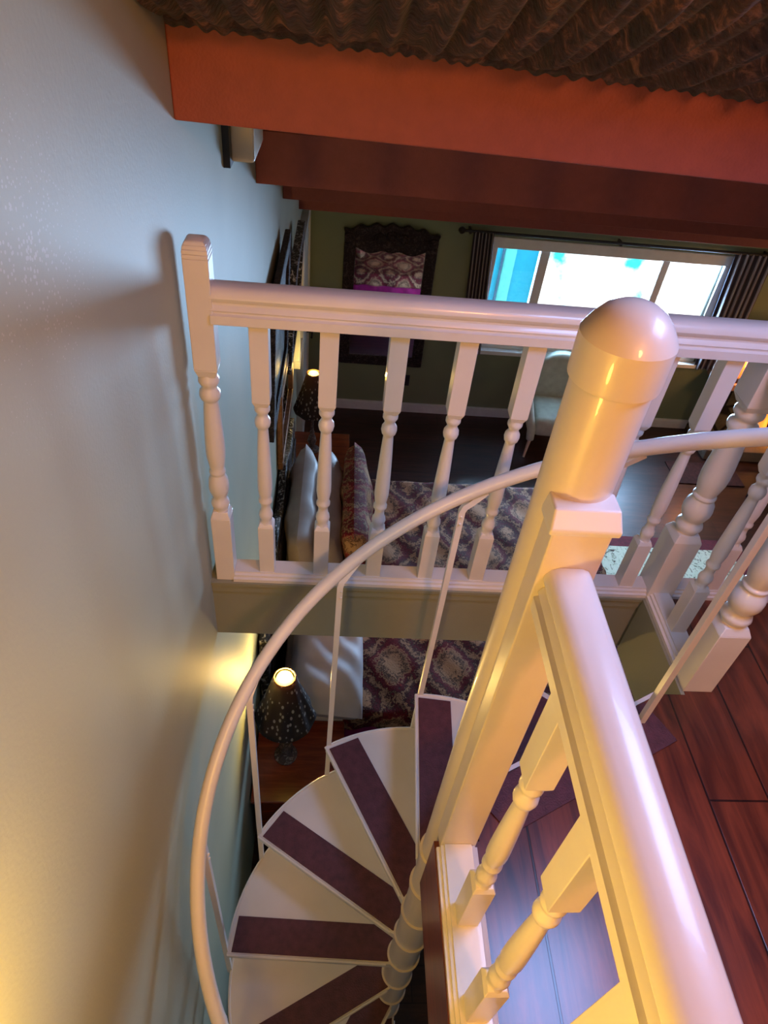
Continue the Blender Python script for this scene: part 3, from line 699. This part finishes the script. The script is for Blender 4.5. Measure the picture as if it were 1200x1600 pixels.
# ------------------------------------------------------------------ armchair by the window
ch = thing('armchair', 'cream upholstered armchair with rounded back below the far window', 'armchair', (2.70, 5.98, ZF), rz=-0.05)
def rb(x0, x1, y0, y1, z0, z1): return MB().box(x0, x1, y0, y1, z0, z1)
add('seat', rb(-.27, .27, -.30, .22, .24, .46), M['cream_uph'], ch, local=True, smooth=180, bevel=.06)
def back(u, v):
    a = PI*u; return (-.33*math.cos(a), 0, 0)
bk = MB(); pr_ = []
for i in range(25):
    a = PI*i/24; pr_.append((-.29*math.cos(a)*(1 if True else 0), .62+.30*math.sin(a)**.8))
pr_ = [(-.29, .30)] + pr_ + [(.29, .30)]
k = len(pr_)
bk.add([(x, .17+.10*(z-.3), z) for x, z in pr_]+[(x, .30+.10*(z-.3), z) for x, z in pr_], [tuple(range(k)), tuple(reversed(range(k, 2*k)))]+[(i, i+k, (i+1) % k+k, (i+1) % k) for i in range(k)])
add('backrest', bk, M['cream_uph'], ch, local=True, smooth=60, bevel=.035)
for s in (-1, 1):
    pts_ = [(s*.30, .25, .62), (s*.36, .20, .68), (s*.38, .05, .66), (s*.37, -.12, .58), (s*.34, -.25, .46), (s*.30, -.30, .34), (s*.29, -.31, .22)]
    add('arm', MB().tube(pts_, .05, 14, [.05, .06, .06, .055, .05, .045, .04]), M['cream_uph'], ch, local=True)
    for y in (-.26, .22):
        add('leg', MB().tube([(s*.27, y, .24), (s*.29, y*1.12, .11), (s*.31, y*1.28, 0.0)], .016, 10, [.022, .016, .012]), M['cream_plastic'], ch, local=True)

# ------------------------------------------------------------------ fireplace corner
fp_ = thing('fireplace', 'flagstone fireplace with tan mantel right of the far window', 'fireplace', (5.2, 6.2, ZF))
FX0, FX1, FY = 4.44, 6.0, 6.14
b = MB().box(FX0, 4.86, FY, YW-.001, ZF, -1.93).box(5.56, FX1, FY, YW-.001, ZF, -1.93).box(4.86, 5.56, FY, YW-.001, -2.12, -1.93)
add('surround', b, M['stone'], fp_, smooth=0)
add('firebox', MB().box(4.86, 5.56, YW-.03, YW-.001, ZF, -2.12), M['iron'], fp_, smooth=0)
add('mantel', MB().box(FX0-.06, FX1, FY-.10, YW-.001, -1.93, -1.85), M['mantel'], fp_, smooth=0, bevel=.01)
add('hearth', MB().box(FX0-.03, FX1, FY-.34, FY, ZF, ZF+.13), M['hearth'], fp_, smooth=0, bevel=.01)
def flame(cx, cy, h, r): return MB().lathe(cx, cy, [(r*.5, ZF+.02), (r, ZF+.02+h*.2), (r*.8, ZF+.02+h*.45), (r*.35, ZF+.02+h*.8), (.002, ZF+.02+h)], 12)
for i, (cx, h, r) in enumerate(((5.08, .30, .05), (5.22, .40, .06), (5.36, .28, .05))): add('flame', flame(cx, 6.26, h, r), M['fire'], fp_)
for i in range(3): add('fire_log', MB().tube([(4.96, 6.22+.05*i, ZF+.05+.03*(i % 2)), (5.48, 6.25+.02*i, ZF+.07)], .04), M['dark_wood'], fp_)
pl_ = point('fire_light', (0.05, -0.10, 0.25), 2.5, (1, .36, .08), .08); pl_.parent = fp_
def lantern(x, y, label, power):
    z = -1.85
    o = thing('lantern', label, 'lantern', (x, y, z), 'amber lanterns')
    add('base', MB().box(x-.09, x+.09, y-.09, y+.09, z, z+.06), M['dark_wood'], o, smooth=0, bevel=.008)
    add('amber_glass', MB().box(x-.075, x+.075, y-.075, y+.075, z+.06, z+.36), M['amber'], o, smooth=0)
    b = MB()
    for sx in (-1, 1):
        for sy in (-1, 1): b.box(x+sx*.08-.010, x+sx*.08+.010, y+sy*.08-.010, y+sy*.08+.010, z+.06, z+.37)
    b.box(x-.010, x+.010, y-.092, y-.078, z+.06, z+.37)
    add('cage', b, M['iron'], o, smooth=0)
    add('lid', MB().frustum(x, y, z+.36, .10, z+.43, .03), M['iron'], o, smooth=0)
    l = point('lantern_light', (0, -.16, .26), power, (1, .38, .10), .08); l.parent = o
    return o
lantern(4.60, 6.16, 'glowing amber lantern in black cage standing on the fireplace mantel', 12)

# dark side chair in front of the hearth
sc = thing('side_chair', 'dark wooden side chair with cream cushion standing before the fireplace', 'chair', (4.95, 5.10, ZF), rz=0.5)
add('seat', MB().box(-.22, .22, -.22, .22, .42, .46), M['dark_wood'], sc, local=True, smooth=0, bevel=.01)
add('cushion', MB().box(-.20, .20, -.20, .20, .462, .51), M['cream_uph'], sc, local=True, smooth=180, bevel=.02)
for sx in (-1, 1):
    for sy in (-1, 1): add('leg', MB().tube([(sx*.19, sy*.19, .42), (sx*.21, sy*.22, 0)], .02, 10), M['dark_wood'], sc, local=True)
    add('back_post', MB().tube([(sx*.20, .20, .44), (sx*.21, .27, .95)], .018, 10), M['dark_wood'], sc, local=True)
add('back_slat', MB().box(-.2, .2, .235, .255, .70, .78).box(-.2, .2, .255, .275, .86, .95), M['dark_wood'], sc, local=True, smooth=0, bevel=.006)

# rugs
rg = thing('area_rug', 'cream floral rug with dark red border at the foot of the bed', 'rug', (3.35, 3.4, ZF))
add('field', MB().box(2.62, 4.12, 2.3, 4.36, ZF+.001, ZF+.014), M['rug'], rg, smooth=0)
add('border', MB().box(2.50, 4.24, 4.36, 4.50, ZF+.001, ZF+.013).box(2.50, 4.24, 2.16, 2.3, ZF+.001, ZF+.013).box(2.50, 2.62, 2.3, 4.36, ZF+.001, ZF+.013).box(4.12, 4.24, 2.3, 4.36, ZF+.001, ZF+.013), M['rug_red'], rg, smooth=0)
tag(add('floor_mat', MB().box(3.95, 4.7, 5.35, 5.72, ZF+.001, ZF+.012), M['rug_dark'], smooth=0, bevel=.004), 'small dark red mat on the wood floor before the hearth', 'mat')

# ------------------------------------------------------------------ outside: the neighbouring house
hs = thing('house', 'teal sided neighbouring house seen through the left window pane', 'building', (1.2, 9.2, -5.0))
add('wall', MB().box(-3.0, 3.05, 9.0, 12.0, -5.0, 3.0), M['house'], hs, smooth=0)
add('corner_board', MB().box(2.53, 2.68, 8.97, 9.0, -5.0, 3.0), M['house_light'], hs, smooth=0)
for x in (2.50, 3.00): add('downpipe', MB().tube([(x, 8.95, -5.0), (x, 8.95, 3.0)], .018), M['house_dark'], hs)
